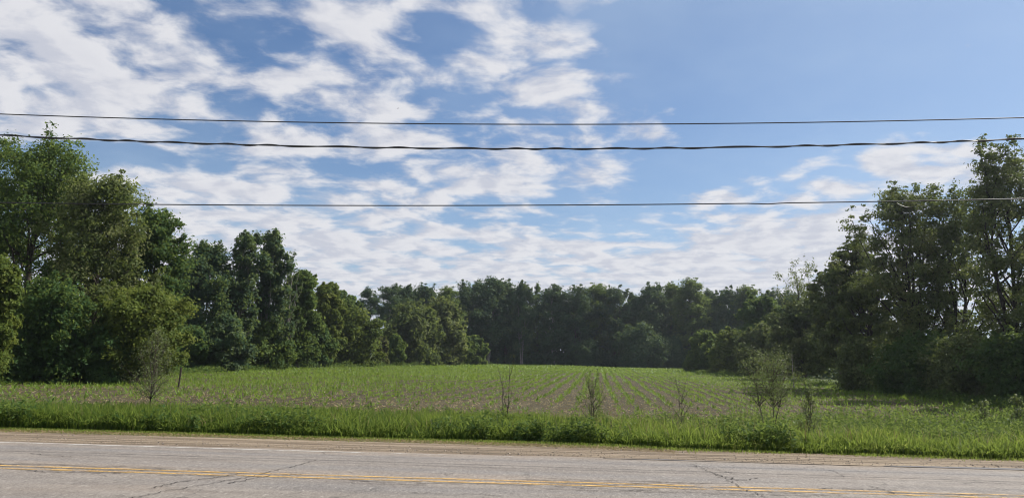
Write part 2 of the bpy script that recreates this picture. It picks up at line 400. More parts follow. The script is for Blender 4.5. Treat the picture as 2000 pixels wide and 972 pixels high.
# ------------------------------------------------------------------ ground, field, verge, shoulder, road
def sheet(name, rows_d, s_lo, s_hi, ns, mat, dz=0.0, by_xy=None):
    """grid between s_lo and s_hi for each d row"""
    vs = []
    for k, d in enumerate(rows_d):
        lo = s_lo[k] if np.ndim(s_lo) else s_lo; hi = s_hi[k] if np.ndim(s_hi) else s_hi
        s = np.linspace(lo, hi, ns)
        x, y = xy(s, d); vs.append(np.stack([x, y, ground_z(x, y) + dz], 1))
    v = np.concatenate(vs)
    nr = len(rows_d)
    i = (np.arange(nr - 1)[:, None] * ns + np.arange(ns - 1)[None, :]).reshape(-1)
    f = np.stack([i, i + 1, i + ns + 1, i + ns], 1)
    me = np_mesh(name, v, [f], mat, smooth=True)
    return tag(mesh_obj(name, me), kind='structure')
rows_near = np.array([-3500, -600, -100, -40, 0, 4, 6.3])
sheet('ground', rows_near, -3500, 3500, 60, M['ground'])
bpy.data.objects['ground'].name = 'ground_near_side'
sheet('near_shoulder', np.array([6.3, 7.0, 8.0, 9.0, 9.4]), -220, 220, 300, M['gravel'])
# far side: shoulder, verge
sheet('gravel_shoulder', np.array([15.7, 16.3, 16.8, 17.4, 18.0, 18.6, 19.1]), -220, 220, 500, M['gravel'])
sheet('verge', np.concatenate([np.arange(19.1, 28.2, .35), [28.2]]), -220, 220, 500, M['verge'])
# field and the ground left and right of it share their borders
DR = np.concatenate([np.linspace(28.2, 60, 40), np.linspace(62, 214, 60)])
Lb = np.interp(DR, LB[:, 0], LB[:, 1]); Rb = np.interp(DR, RB[:, 0], RB[:, 1])
Ls = np.maximum(Lb * math.cos(RA) - DR * math.sin(RA), -220); Rs = np.minimum(Rb * math.cos(RA) - DR * math.sin(RA), 220)
sheet('field', DR, Ls, Rs, 160, M['soil'])
sheet('ground_left', DR, -3500.0, Ls, 60, M['ground'])
sheet('ground_right', DR, Rs, 3500.0, 60, M['ground'])
sheet('ground_beyond', np.array([214, 230, 260, 300, 400, 600, 900, 2000, 4000, 7000.]), -3500, 3500, 80, M['ground'])
for nm, a, b_ in (('ground_roadside_left', -3500, -220), ('ground_roadside_right', 220, 3500)):
    sheet(nm, np.array([6.3, 9, 16.3, 18.8, 22.5, 28.2]), a, b_, 40, M['ground'], -0.05)

rng = np.random.default_rng(11)
def build_road():
    ns = 700; s = np.linspace(-230, 230, ns)
    edge = D_EDGE + .30 + .05 * np.sin(s * .8) + .04 * np.sin(s * 2.3 + 1) + rng.normal(0, .025, ns)
    edge -= .16 * np.clip((s - 3) / 6, 0, 1) * (0.5 + 0.5 * np.sin(s * 1.3 + .5))
    near = 9.15 + .04 * np.sin(s * .9) + rng.normal(0, .02, ns)
    rows = [near, near + .6, np.full(ns, 11.), np.full(ns, D_CENTRE), np.full(ns, 14.2), edge - .35, edge]
    zt = [-.012, -.008, .0, .012, .004, -.010, -.016]
    v = []
    for dd, z in zip(rows, zt):
        x, y = xy(s, dd); v.append(np.stack([x, y, np.full(ns, z)], 1))
    v.append(v[-1] - np.array([0, 0, .12])); v.insert(0, v[0] - np.array([0, 0, .12]))
    nr = len(v)
    i = (np.arange(nr - 1)[:, None] * ns + np.arange(ns - 1)[None, :]).reshape(-1)
    f = np.stack([i, i + 1, i + ns + 1, i + ns], 1)
    o = tag(mesh_obj('road', np_mesh('road', np.concatenate(v), [f], M['asphalt'])), kind='structure')
    return o
road = build_road()
RZD = np.array([9.15, 9.75, 11.0, D_CENTRE, 14.2, D_EDGE - .05, D_EDGE + .3]); RZZ = np.array([-.012, -.008, 0, .012, .004, -.010, -.016])
def road_z(d): return np.interp(d, RZD, RZZ)
def ribbon(name, s, d, w, mat, dz, parent):
    s = np.asarray(s, float); d = np.asarray(d, float); w = np.broadcast_to(np.asarray(w, float), s.shape)
    ts, td = np.gradient(s), np.gradient(d); ln = np.hypot(ts, td) + 1e-9
    ns_, nd_ = -td / ln, ts / ln
    v = []
    for sg in (-.5, .5):
        ss, dd = s + ns_ * w * sg, d + nd_ * w * sg
        x, y = xy(ss, dd); v.append(np.stack([x, y, road_z(dd) + dz], 1))
    n = len(s); i = np.arange(n - 1)
    f = np.stack([i, i + 1, i + 1 + n, i + n], 1)
    return mesh_obj(name, np_mesh(name, np.concatenate(v), [f], mat), parent)
sl = np.linspace(-200, 200, 900)
for off in (-.135, .135):
    ribbon('yellow_line', sl, D_CENTRE + off + .015 * np.sin(sl * .5) + rng.normal(0, .004, 900), .115 + rng.normal(0, .006, 900), M['yellow'], .006, road)
ribbon('white_line', sl, D_EDGE + .015 * np.sin(sl * .4) + rng.normal(0, .004, 900), .11 + rng.normal(0, .006, 900), M['white'], .006, road)
def px_sd(px, py, z=0.0):
    r = ray(px, py); k = (z - CAM_H) / r[2]; return sd(r[0] * k, r[1] * k)
def crack(pts, w=.02, seg=24, jit=.03):
    """pts: (s, d) waypoints on the road"""
    pts = np.array(pts, float); t = np.linspace(0, len(pts) - 1, seg * (len(pts) - 1) + 1)
    s = np.interp(t, np.arange(len(pts)), pts[:, 0]); d = np.interp(t, np.arange(len(pts)), pts[:, 1])
    j = np.cumsum(rng.normal(0, jit * .5, len(t))); j -= np.linspace(j[0], j[-1], len(t))
    d = d + j + rng.normal(0, jit * .25, len(t)); s = s + rng.normal(0, jit * .4, len(t))
    ww = w * np.clip(rng.normal(1, .35, len(t)), .25, 1.8); ww[0] = ww[-1] = .003
    d = np.clip(d, 9.3, D_EDGE + .15)
    ribbon('crack', s, d, ww, M['crack'], .010, road)
for s0 in np.arange(-24, 26, 2.6):      # cracks that run along the joint under the yellow lines
    for off in (-.30, .27, .0, .45, -.5):
        if rng.random() < (.85 if off in (-.30, .27) else .4):
            a = s0 + rng.uniform(-.8, .8); crack([(a, D_CENTRE + off + rng.normal(0, .03)), (a + rng.uniform(1.2, 3.2), D_CENTRE + off + rng.normal(0, .03))], .022 if abs(off) < .4 else .016, 30, .035)
def pcrack(pp, w=.018, jit=.05): crack([px_sd(*q) for q in pp], w, 18, jit)
pcrack([(250, 972), (330, 956), (420, 942), (480, 934), (560, 915), (620, 898)], .014)
pcrack([(300, 952), (350, 941), (420, 934), (470, 925)], .018)
pcrack([(440, 945), (520, 932), (600, 926)], .016)
pcrack([(1350, 905), (1380, 918), (1420, 935), (1450, 955), (1500, 972)], .011, .08)
pcrack([(1350, 908), (1400, 916), (1440, 926)], .010, .06)
pcrack([(1600, 912), (1630, 920), (1650, 932)], .010, .05)
pcrack([(1395, 925), (1440, 938), (1480, 935)], .02, .06)
pcrack([(60, 885), (110, 890), (140, 892)], .014)
pcrack([(1240, 960), (1330, 962), (1480, 969)], .013, .04)
pcrack([(1700, 950), (1730, 958), (1745, 965)], .012, .06)
pcrack([(800, 962), (900, 966), (980, 969)], .014, .04)
# darker patch along the broken edge
pts = [px_sd(*q) for q in ((1180, 896), (1300, 899), (1450, 903), (1700, 914), (1800, 916), (1990, 921), (2150, 927))]
pts = np.array(pts); tt = np.linspace(0, 6, 80)
ps = np.interp(tt, np.arange(7), pts[:, 0]); wdt = np.interp(tt, [0, 1, 2, 3, 4, 5, 6], [.05, .3, .08, .06, .3, .5, .5])
dd0 = D_EDGE + .12
v = []
for k in (0, 1):
    dv = np.full(80, dd0 + .02) if k == 0 else dd0 + .05 + wdt + rng.normal(0, .03, 80)
    x, y = xy(ps, dv); v.append(np.stack([x, y, np.where(k == 0, -.004, ground_z(x, y) + .012)], 1))
i = np.arange(79); tag(mesh_obj('road_edge_patch', np_mesh('road_edge_patch', np.concatenate(v), [np.stack([i, i + 1, i + 81, i + 80], 1)], M['tar'])), kind='structure')

# ------------------------------------------------------------------ loose stones, straw, grass, weeds, seedlings
def to_world(s, d, dz=0.0):
    x, y = xy(s, d); return np.stack([x, y, ground_z(x, y) + dz], 1)
def stones(name, cen, r):
    n = len(cen); u = np.array([(1, 0, 0), (-1, 0, 0), (0, 1, 0), (0, -1, 0), (0, 0, .7), (0, 0, -.5)], float)
    jit = rng.uniform(.6, 1.3, (n, 6, 1)) * r[:, None, None]
    an = rng.uniform(0, 6.3, n); ca, sa = np.cos(an), np.sin(an)
    uu = np.stack([u[None, :, 0] * ca[:, None] - u[None, :, 1] * sa[:, None], u[None, :, 0] * sa[:, None] + u[None, :, 1] * ca[:, None], np.broadcast_to(u[None, :, 2], (n, 6))], -1)
    v = (cen[:, None, :] + uu * jit).reshape(-1, 3)
    t = np.array([(0, 2, 4), (2, 1, 4), (1, 3, 4), (3, 0, 4), (2, 0, 5), (1, 2, 5), (3, 1, 5), (0, 3, 5)])
    f = (np.arange(n)[:, None, None] * 6 + t[None]).reshape(-1, 3)
    return mesh_obj(name, np_mesh(name, v, [f], M['stone']))
n = 5200
ss = rng.uniform(-20, 20, n); dd = np.clip(16.25 + np.abs(rng.normal(0, 1.1, n)), 16.25, 19.6)
tag(stones('gravel', to_world(ss, dd, .004), np.clip(rng.lognormal(-4.6, .5, n), .005, .032)), 'loose brown gravel stones scattered on the dirt road shoulder', 'gravel', kind='stuff')

def blades(name, base, hgt, wid, lean, mat, tint, flat=False):
    """curved grass blades: 5 verts each"""
    n = len(base); an = rng.uniform(0, 2 * math.pi, n); la = rng.uniform(0, 2 * math.pi, n)
    side = np.stack([np.cos(an), np.sin(an), np.zeros(n)], 1) * wid[:, None] * .5
    ld = np.stack([np.cos(la), np.sin(la), np.zeros(n)], 1) * (lean * hgt)[:, None]
    up = np.array([0, 0, 1.0])
    mid = base + up * (hgt * .55)[:, None] + ld * .3
    tip = base + up * (hgt * (1 - lean * .45))[:, None] + ld
    v = np.stack([base - side, base + side, mid + side * .9, mid - side * .9, tip], 1).reshape(-1, 3)
    k = np.arange(n)[:, None] * 5
    q = k + np.array([[0, 1, 2, 3]]); t = k + np.array([[3, 2, 4]])
    return mesh_obj(name, np_mesh(name, v, [q, t], mat, np.concatenate([tint, tint])))
def fbm1(s, d, seed=0):
    r = np.random.default_rng(seed); o = np.zeros_like(s)
    for k in range(7):
        f = .25 * 1.7 ** k; a = r.uniform(0, 6.28, 3); o += np.sin(s * f * math.cos(a[0]) + d * f * 1.4 * math.sin(a[0]) + a[1]) * 0.8 ** k
    return o / 2.2
# front of the tall grass as a function of s, read off the photograph
FS = np.array([-22, -14, -7, -3, 0, 2.2, 3.2, 5, 9, 14, 22]); FD = np.array([20.5, 20.6, 20.7, 20.6, 20.4, 20.0, 19.4, 19.35, 19.15, 18.85, 18.5])
def front(s): return np.interp(s, FS, FD)
S0, S1 = -21, 20
n = 105000
s = rng.uniform(S0, S1, n); u = rng.random(n) ** 1.35; d = front(s) + u * 4.2 + fbm1(s * 2.2, 0 * s, 3) * .22
nz = fbm1(s, d, 5)
kp = rng.random(n) > .35 * np.clip((2.0 - s) / 4, 0, 1); s, u, d, nz = s[kp], u[kp], d[kp], nz[kp]; n = len(s)
lush = np.clip((2.0 - s) / 4, 0, 1)          # darker, broader growth towards the left
h = (.48 + .20 * nz + .10 * fbm1(s * 3.1, d * 2.5, 9) + rng.normal(0, .07, n)) * np.interp(u, [0, .05, .2, .45, 1], [.35, .65, .95, 1.1, 1.0]) * np.where(rng.random(n) < .06, 1.35, 1.0) + .05
h = np.clip(h * np.interp(s, [-20, -14, -5, 0, 3, 20], [1.15, 1.3, 1.35, 1.2, 1.08, 1.25]), .06, .9)
tint = np.clip(.66 - .36 * lush + .15 * nz + rng.normal(0, .22, n), 0, 1)
tint[rng.random(n) < .02] = 1.0
tag(blades('tall_grass', to_world(s, d), h, rng.uniform(.014, .040, n), rng.uniform(.1, .85, n), M['grass'], tint), 'tall green grass growing along the far side of the road', 'grass', kind='stuff')
# short mown strip between gravel and tall grass
n = 42000
s = rng.uniform(S0, S1, n); d = front(s) + .35 - np.abs(rng.normal(0, .55, n)) * np.interp(s, [-20, 0, 2.5, 4, 20], [1.5, 1.2, 1.0, .75, .7])
keep = (d > 17.6) & (fbm1(s * 1.5, d * 2, 8) + (d - front(s)) * .5 > -1.1); s, d = s[keep], d[keep]; n = len(s)
tag(blades('short_grass', to_world(s, d), rng.uniform(.03, .10, n), rng.uniform(.008, .014, n), rng.uniform(.2, .9, n), M['grass'], np.clip(rng.normal(.72, .22, n), 0, 1)), 'short yellowish grass between gravel shoulder and tall roadside grass', 'grass', kind='stuff')
# straw washed up on the shoulder
n = 15200
s = np.concatenate([rng.uniform(S0, 3, 14000), rng.uniform(3, S1, 1200)]); d = front(s) - .95 + rng.normal(0, .38, n) - np.where(s > 3, -.55, 0)
c = to_world(s, d, .012); nr = rng.normal(size=(n, 3)) * .25 + np.array([0, 0, 1.0]); nr /= np.linalg.norm(nr, axis=1)[:, None]
v, f = leaf_quads(c, rng.uniform(.06, .22, n), rng.uniform(.006, .016, n), nr, rng)
tag(mesh_obj('dry_thatch', np_mesh('dry_thatch', v, [f], M['dry'], np.clip(rng.normal(.3, .2, n), 0, 1))), 'dry straw lying along the edge of the gravel shoulder', 'straw', kind='stuff')

def herbs(name, s, d, hgt, nl, L, mat, tint0, label, spread=.35):
    """upright leafy weeds: leaves around thin stems"""
    n = len(s); base = to_world(s, d)
    k = np.repeat(np.arange(n), nl); m = len(k)
    t = rng.random(m) ** .7
    c = base[k] + np.stack([rng.normal(0, 1, m) * spread * .4 * hgt[k], rng.normal(0, 1, m) * spread * .4 * hgt[k], t * hgt[k]], 1)
    nr = rng.normal(size=(m, 3)) + np.array([0, 0, .9]); nr /= np.linalg.norm(nr, axis=1)[:, None]
    v, f = leaf_quads(c, L * rng.uniform(.6, 1.4, m), L * rng.uniform(.25, .5, m), nr, rng)
    ti = np.clip(tint0[k] + rng.normal(0, .15, m), 0, 1)
    # stems as thin blades
    sv = np.stack([base + np.array([-.004, 0, 0]), base + np.array([.004, 0, 0]), base + np.stack([np.zeros(n) + .003, np.zeros(n), hgt], 1), base + np.stack([np.zeros(n) - .003, np.zeros(n), hgt], 1)], 1).reshape(-1, 3)
    sf = np.arange(n * 4).reshape(-1, 4) + len(v)
    o = mesh_obj(name, np_mesh(name, np.concatenate([v, sv]), [np.concatenate([f, sf])], mat, np.concatenate([ti, np.full(n, .4)])))
    return tag(o, label, 'weeds', kind='stuff')
n = 1500
s = rng.uniform(S0, S1, n); d = front(s) + .3 + rng.random(n) * 4.5
tag(blades('seed_stems', to_world(s, d), rng.uniform(.55, .95, n), rng.uniform(.008, .016, n), rng.uniform(.05, .4, n), M['dry'], np.clip(rng.normal(.45, .2, n), 0, 1)), 'thin straw-coloured seed stems standing above the roadside grass', 'grass', kind='stuff')
# broad-leaved growth in the left half of the tall grass
n = 5600
s = rng.uniform(S0, 6, n); d = front(s) + .05 + rng.random(n) ** 1.3 * 3.4; nz = fbm1(s * 2.4, d * 1.6, 21)
keep = nz > -.2; s, d, nz = s[keep], d[keep], nz[keep]
herbs('roadside_weeds', s, d, np.clip(.46 + .24 * nz + rng.normal(0, .13, len(s)), .12, 1.15), 15, .135, M['weed'], np.clip(.40 + .22 * nz + rng.normal(0, .20, len(s)), 0, 1), 'dark broad-leaved weeds mixed into the tall roadside grass')
# looser weeds between the grass and the field
n = 8200
s = np.concatenate([rng.uniform(S0, 24, 4700), rng.uniform(6, 24, 3500)]); d = rng.uniform(21.6, 28.6, n); nz = fbm1(s * 1.3, d, 22)
keep = rng.random(n) < np.interp(s, [-20, 2, 6, 12, 24], [.45, .4, .55, .9, 1.0]); s, d, nz = s[keep], d[keep], nz[keep]
herbs('field_edge_weeds', s, d, np.clip((.30 + .10 * nz + rng.normal(0, .08, len(s))) * np.interp(s, [-20, 2, 6, 10, 14, 24], [1.0, .9, 1.2, 2.0, 2.8, 3.2]), .1, 1.35), 14, .115, M['weed'], np.clip(.66 + .2 * nz + rng.normal(0, .15, len(s)), 0, 1), 'sparse pale green weeds along the edge of the field', .5)
n = 30000
s = rng.uniform(-26, 26, n); d = rng.uniform(22.8, 29.0, n)
tag(blades('field_edge_grass', to_world(s, d), np.clip(rng.normal(.24, .09, n), .05, .55), rng.uniform(.008, .018, n), rng.uniform(.2, .9, n), M['grass'], np.clip(rng.normal(.62, .2, n) , 0, 1)), 'thin grass between the roadside growth and the field', 'grass', kind='stuff')

# corn seedlings in rows
def seedlings():
    th = math.atan(172 / 1555.0); ct, st = math.cos(th), math.sin(th)
    P = []
    for k, w in enumerate(np.arange(-150, 90, .92)):
        for (r0, r1, stp) in ((26, 70, .19), (70, 120, .30), (120, 222, .55)):
            r = np.arange(r0, r1, stp) + rng.uniform(-.06, .06, len(np.arange(r0, r1, stp)))
            off = rng.random(len(r)) < .12
            ww = w + np.where(off, rng.uniform(-.46, .46, len(r)), rng.normal(0, .075, len(r))) + .10 * np.sin(r * .05 + k)
            x = ww * ct + r * st; y = -ww * st + r * ct
            P.append(np.stack([x, y, np.full(len(r), stp)], 1))
    P = np.concatenate(P)
    s_, d_ = sd(P[:, 0], P[:, 1])
    k = in_field(P[:, 0], P[:, 1], .8) & (d_ > 28.3) & (d_ < 213)
    # keep what the photograph's view and a step to the side can see
    a = P[:, 0] / P[:, 1]; k &= (a > -.78) & (a < .78)
    patch = fbm1(P[:, 0] * .35, P[:, 1] * .25, 31)
    k &= rng.random(len(P)) < np.clip(.80 + .14 * patch, 0, 1) * np.interp(d_ + 3 * patch, [28, 33, 40, 48], [.30, .38, .8, 1.0])
    P, patch = P[k], patch[k]
    n = len(P); z = ground_z(P[:, 0], P[:, 1]); stp = P[:, 2]
    base = np.stack([P[:, 0], P[:, 1], z], 1)
    hh = np.clip(.24 + .05 * patch + rng.normal(0, .05, n), .08, .40) * np.where(stp > .5, 1.15, 1.0)
    nl = 5
    kk = np.repeat(np.arange(n), nl); m = len(kk)
    far = np.where(stp[kk] > .5, 2.7, np.where(stp[kk] > .25, 1.5, 1.0))
    an = rng.uniform(0, 6.28, m); el = rng.uniform(.25, 1.25, m); L = hh[kk] * rng.uniform(.75, 1.2, m) * far
    dirv = np.stack([np.cos(an) * np.cos(el), np.sin(an) * np.cos(el), np.sin(el) / far ** .8], 1)
    sd_ = np.stack([-np.sin(an), np.cos(an), np.zeros(m)], 1) * (.024 * far)[:, None]
    b = base[kk] + np.array([0, 0, .02]); mid = b + dirv * (L * .55)[:, None]; tip = b + dirv * L[:, None] - np.array([0, 0, .22]) * L[:, None] * (1.2 - el)[:, None]
    v = np.stack([b, mid + sd_, tip, mid - sd_], 1).reshape(-1, 3)
    f = np.arange(m * 4).reshape(-1, 4)
    ti = np.clip(.50 + .15 * patch[kk] + rng.normal(0, .18, m), 0, 1)
    return tag(mesh_obj('corn_seedlings', np_mesh('corn_seedlings', v, [f], M['corn'], ti)), 'rows of young bright green corn seedlings across the field', 'crop', kind='stuff')
seedlings()
# last year's stalk litter on the soil
n = 52000
y = 27 + 60 * rng.random(n) ** 1.5; x = (rng.random(n) * 1.5 - .75) * y
k = in_field(x, y, .3) & (sd(x, y)[1] > 27.2); x, y = x[k], y[k]; n = len(x)
c = np.stack([x, y, ground_z(x, y) + .02], 1); nr = rng.normal(size=(n, 3)) * .45 + np.array([0, 0, 1.0]); nr /= np.linalg.norm(nr, axis=1)[:, None]
v, f = leaf_quads(c, rng.uniform(.05, .28, n), rng.uniform(.015, .035, n), nr, rng)
tag(mesh_obj('stalk_litter', np_mesh('stalk_litter', v, [f], M['dry'], np.clip(rng.normal(.5, .25, n), 0, 1))), 'pale dry corn stalk litter strewn over the brown soil', 'straw', kind='stuff')

# ------------------------------------------------------------------ trees
SPEC = {
 # prof: crown half width by height; tb: trunk free of limbs up to; nl limbs; tw twigs per limb; lv leaves per twig; ll leaf length; cs clump size (of half width)
 'broad':  dict(prof=[(0, .35), (.12, .75), (.35, 1.0), (.6, .92), (.8, .82), (.93, .58), (1, .25)], tb=.10, nl=36, tw=6, lv=150, cs=.19, rise=.22, up=.10, tr=.022, flat=.75),
 'poplar': dict(prof=[(0, .40), (.12, .80), (.35, 1.0), (.6, .85), (.8, .60), (.93, .32), (1, .08)], tb=.10, nl=44, tw=5, lv=75, cs=.19, rise=.30, up=.08, tr=.016, flat=1.05),
 'bush':   dict(prof=[(0, .85), (.2, 1.0), (.5, .97), (.75, .78), (.92, .45), (1, .15)], tb=.0, nl=26, tw=6, lv=130, cs=.21, rise=.35, up=.10, tr=.02, flat=.85),
 'mound':  dict(prof=[(0, .95), (.3, 1.0), (.6, .90), (.82, .66), (.95, .34), (1, .12)], tb=.0, nl=54, tw=7, lv=90, cs=.13, rise=.40, up=.22, tr=.02, flat=1.0, lob=.25),
 'locust': dict(prof=[(0, .45), (.15, .75), (.35, .92), (.55, 1.0), (.78, .88), (.92, .58), (1, .22)], tb=.22, nl=36, tw=7, lv=85, cs=.16, rise=.34, up=.06, tr=.017, flat=.55),
 'thin':   dict(prof=[(0, .3), (.2, .6), (.4, .85), (.6, 1.0), (.8, .72), (.93, .42), (1, .15)], tb=.24, nl=32, tw=6, lv=70, cs=.18, rise=.24, up=.06, tr=.016, flat=.6),
 'airy':   dict(prof=[(0, .5), (.2, .8), (.45, 1.0), (.7, .9), (.88, .7), (1, .4)], tb=.15, nl=24, tw=9, lv=16, cs=.12, rise=.35, up=.02, tr=.014, flat=1.0),
 'open':   dict(prof=[(0, .05), (.45, .25), (.58, .8), (.75, 1.0), (.9, .75), (1, .3)], tb=.5, nl=18, tw=6, lv=80, cs=.20, rise=.15, up=.05, tr=.018, flat=.6),
 'spire':  dict(prof=[(0, .8), (.25, 1.0), (.5, .75), (.75, .42), (.93, .16), (1, .04)], tb=.08, nl=36, tw=7, lv=30, cs=.15, rise=.02, up=-.05, tr=.018, flat=.45),
 'forest': dict(prof=[(0, .35), (.15, .55), (.4, .88), (.65, 1.0), (.84, .82), (.95, .5), (1, .2)], tb=.20, nl=30, tw=5, lv=75, cs=.19, rise=.20, up=.08, tr=.016, flat=.8),
 'dead':   dict(prof=[(0, .1), (.4, .5), (.7, 1.0), (1, .35)], tb=.3, nl=14, tw=5, lv=3, cs=.08, rise=.3, up=.02, tr=.012, flat=1.0),
}
def gen_tree(seed, Ht, R, sp, leaf, leafmat, bark, lean=(0, 0), stems=1, mult=1.0, yscale=1.0, limb_r=1.0, tip=0.0, spread=(.10, .30)):
    q = SPEC[sp]; r = np.random.default_rng(seed)
    pt = np.array([p[0] for p in q['prof']]); pr = np.array([p[1] for p in q['prof']])
    lobes = [(r.uniform(0, 6.28), r.uniform(.05, 1.0), r.uniform(-.42, .50)) for _ in range(14)]
    def rad(t, ph):
        k = 1.0
        for a, tt, am in lobes: k += am * q.get('lob', 1.0) * math.exp(-((math.cos(ph - a) - 1) / .45) ** 2 - ((t - tt) / .16) ** 2)
        return np.interp(t, pt, pr) * R * max(.35, k)
    W = Tubes(); cl = []
    tips = []
    for si in range(stems):
        ang = si * 2.4 + r.uniform(0, 6); sl_ = .0 if stems == 1 else r.uniform(*spread) * R
        off = np.array([math.cos(ang) * sl_, math.sin(ang) * sl_])
        hs = Ht * (.94 if si == 0 else r.uniform(.72, .92))
        tz = np.linspace(0, 1, 9)
        wob = np.cumsum(r.normal(0, .012 * Ht, (9, 2)), 0) * .6; wob[0] = 0
        base = np.array([math.cos(ang), math.sin(ang)]) * (.0 if stems == 1 else .06 * R)
        path = np.stack([base[0] + off[0] * tz + lean[0] * tz ** 1.4 + wob[:, 0], base[1] + off[1] * tz + lean[1] * tz ** 1.4 + wob[:, 1], tz * hs], 1)
        r0 = q['tr'] * Ht * (1.0 if stems == 1 else .72)
        rr = r0 * (1 - tz) ** .8 * .92 + r0 * .06; rr[0] *= 1.35
        W.add(path, rr, 7)
        nl = max(4, int(q['nl'] * mult ** .5 / stems))
        for i in range(nl):
            te = q['tb'] + (1.0 - q['tb']) * ((i + r.uniform(.1, .9)) / nl) ** .85
            te = min(te, .985)
            ph = i * 2.39996 + r.uniform(-.5, .5) + ang
            ts = max(min(q['tb'], te) * .85, te - q['rise'] * r.uniform(.6, 1.3))
            rr_ = rad(te, ph) * r.uniform(.55, 1.0)
            p0 = np.array([np.interp(ts * Ht, path[:, 2], path[:, 0]), np.interp(ts * Ht, path[:, 2], path[:, 1]), min(ts * Ht, hs * .98)])
            cx = np.array([np.interp(te * Ht, path[:, 2], path[:, 0]), np.interp(te * Ht, path[:, 2], path[:, 1])])
            p2 = np.array([cx[0] * .7 + math.cos(ph) * rr_, (cx[1] * .7 + math.sin(ph) * rr_ * yscale), te * Ht])
            ln = np.linalg.norm(p2 - p0) + 1e-6
            p1 = (p0 + p2) / 2 + np.array([0, 0, q['up'] * ln]) + r.normal(0, .06 * ln, 3)
            f = np.linspace(0, 1, 7)[:, None]
            lp = (1 - f) ** 2 * p0 + 2 * f * (1 - f) * p1 + f ** 2 * p2
            lp[1:-1] += r.normal(0, .018 * ln, (5, 3))
            lr = max(.010, r0 * .40 * (1 - ts) ** .7 * limb_r)
            W.add(lp, np.linspace(lr, lr * .22, 7), 5)
            ntw = max(3, int(q['tw'] * mult ** .5))
            for j in range(ntw):
                ff = 1.0 if j == 0 else r.uniform(.28, 1.0) ** .8
                bp = np.array([np.interp(ff, f[:, 0], lp[:, c]) for c in range(3)])
                dr = r.normal(0, 1, 3); dr[2] = dr[2] * .55 + .25; dr /= np.linalg.norm(dr) + 1e-9
                e = bp + dr * R * r.uniform(.08, .26) * (.5 + .6 * (1 - ff) + .2)
                W.add(np.array([bp, (bp + e) / 2 + r.normal(0, .012 * R, 3), e]), np.array([lr * .30, lr * .2, lr * .08]) * .9 + .003, 3)
                cl.append((*e, r.choice([.55, .8, 1.0, 1.3, 1.6]) * r.uniform(.85, 1.15)))
            for g in range(3):     # shoots that break the outline
                e = p2 + (p2 - p0) / ln * R * r.uniform(.03, .12) * (g + 1) * .5 + np.array([0, 0, R * .05 * (g + 1)]) + r.normal(0, .03 * R, 3); cl.append((*e, r.uniform(.28, .5)))
        for _ in range(max(2, int(q['tw'] * .5))):
            e = path[-1] + r.normal(0, .07 * R, 3) * np.array([1, 1, 1.3]) + np.array([0, 0, r.uniform(0, .05) * Ht]); cl.append((*e, r.uniform(.6, 1.0)))
    cl = np.array(cl); n0 = len(cl)
    lv = max(2, int(q['lv']))
    cnt = np.maximum(1, (lv * cl[:, 3] ** 1.7 * r.uniform(.6, 1.35, n0))).astype(int)
    k = np.repeat(np.arange(n0), cnt); m = len(k)
    cs = q['cs'] * R
    offs = r.normal(0, 1, (m, 3)); ll = np.linalg.norm(offs, axis=1)[:, None]; offs = offs / ll
    rr = (r.random(m) ** .45 + r.normal(0, .13, m))[:, None]
    rr = np.where(r.random(m)[:, None] < .10, rr * 1.35, rr)            # stray leaves soften each clump
    # every clump is its own tilted, uneven ellipsoid
    ax = np.stack([r.uniform(.8, 1.45, n0), r.uniform(.8, 1.45, n0), q['flat'] * r.uniform(.75, 1.25, n0)], 1)
    loc = offs * rr * ax[k]; th = r.uniform(0, 6.28, n0)[k]
    loc = np.stack([loc[:, 0] * np.cos(th) - loc[:, 1] * np.sin(th), loc[:, 0] * np.sin(th) + loc[:, 1] * np.cos(th), loc[:, 2]], 1)
    cen = cl[k, :3] + loc * cs * cl[k, 3][:, None]
    cen[:, 2] = np.maximum(cen[:, 2], .05 + .1 * r.random(m))
    outw = cen - np.array([0, 0, Ht * .45]); outw /= np.linalg.norm(outw, axis=1)[:, None] + 1e-9
    nr = r.normal(0, 1, (m, 3)) * .50 + loc * .75 + outw * .15 + np.array([0, 0, .35]); nr /= np.linalg.norm(nr, axis=1)[:, None]
    L = leaf * r.uniform(.65, 1.35, m)
    v, f = leaf_quads(cen, L, L * r.uniform(.42, .7, m), nr, r)
    ct = np.clip(r.normal(.45, .17, n0), 0, 1)
    tint = np.clip(ct[k] + r.normal(0, .13, m) + tip * (rr[:, 0] > .9), 0, 1)
    return W.mesh('trunk', M[bark]), np_mesh('crown', v, [f], M[leafmat], tint)

def plant(name, meshes, x, y, rz, label, cat='tree', group=None, scale=(1, 1, 1), sink=.05):
    o = empty(name, (x, y, float(ground_z(x, y)) - sink), rz); o.scale = scale
    tag(o, label, cat, group)
    mesh_obj('trunk', meshes[0], o); mesh_obj('crown', meshes[1], o)
    return o
def tree_at(name, sp, px, depth, top, half, seed, label, leafmat, bark='bark', leaf=None, cat='tree', group=None, mult=1.0, **kw):
    x = at_depth(px, depth); gz = float(ground_z(x, depth))
    Ht = (z_at(px, top, depth) - gz) * .965 + .05; R = half / 1555.0 * depth
    if leaf is None: leaf = max(.21, .0040 * depth)
    me = gen_tree(seed, Ht, R, sp, leaf, leafmat, bark, mult=mult, **kw)
    return plant(name, me, x, depth, 0.0, label, cat, group)

GL = 'trees along the field edge'
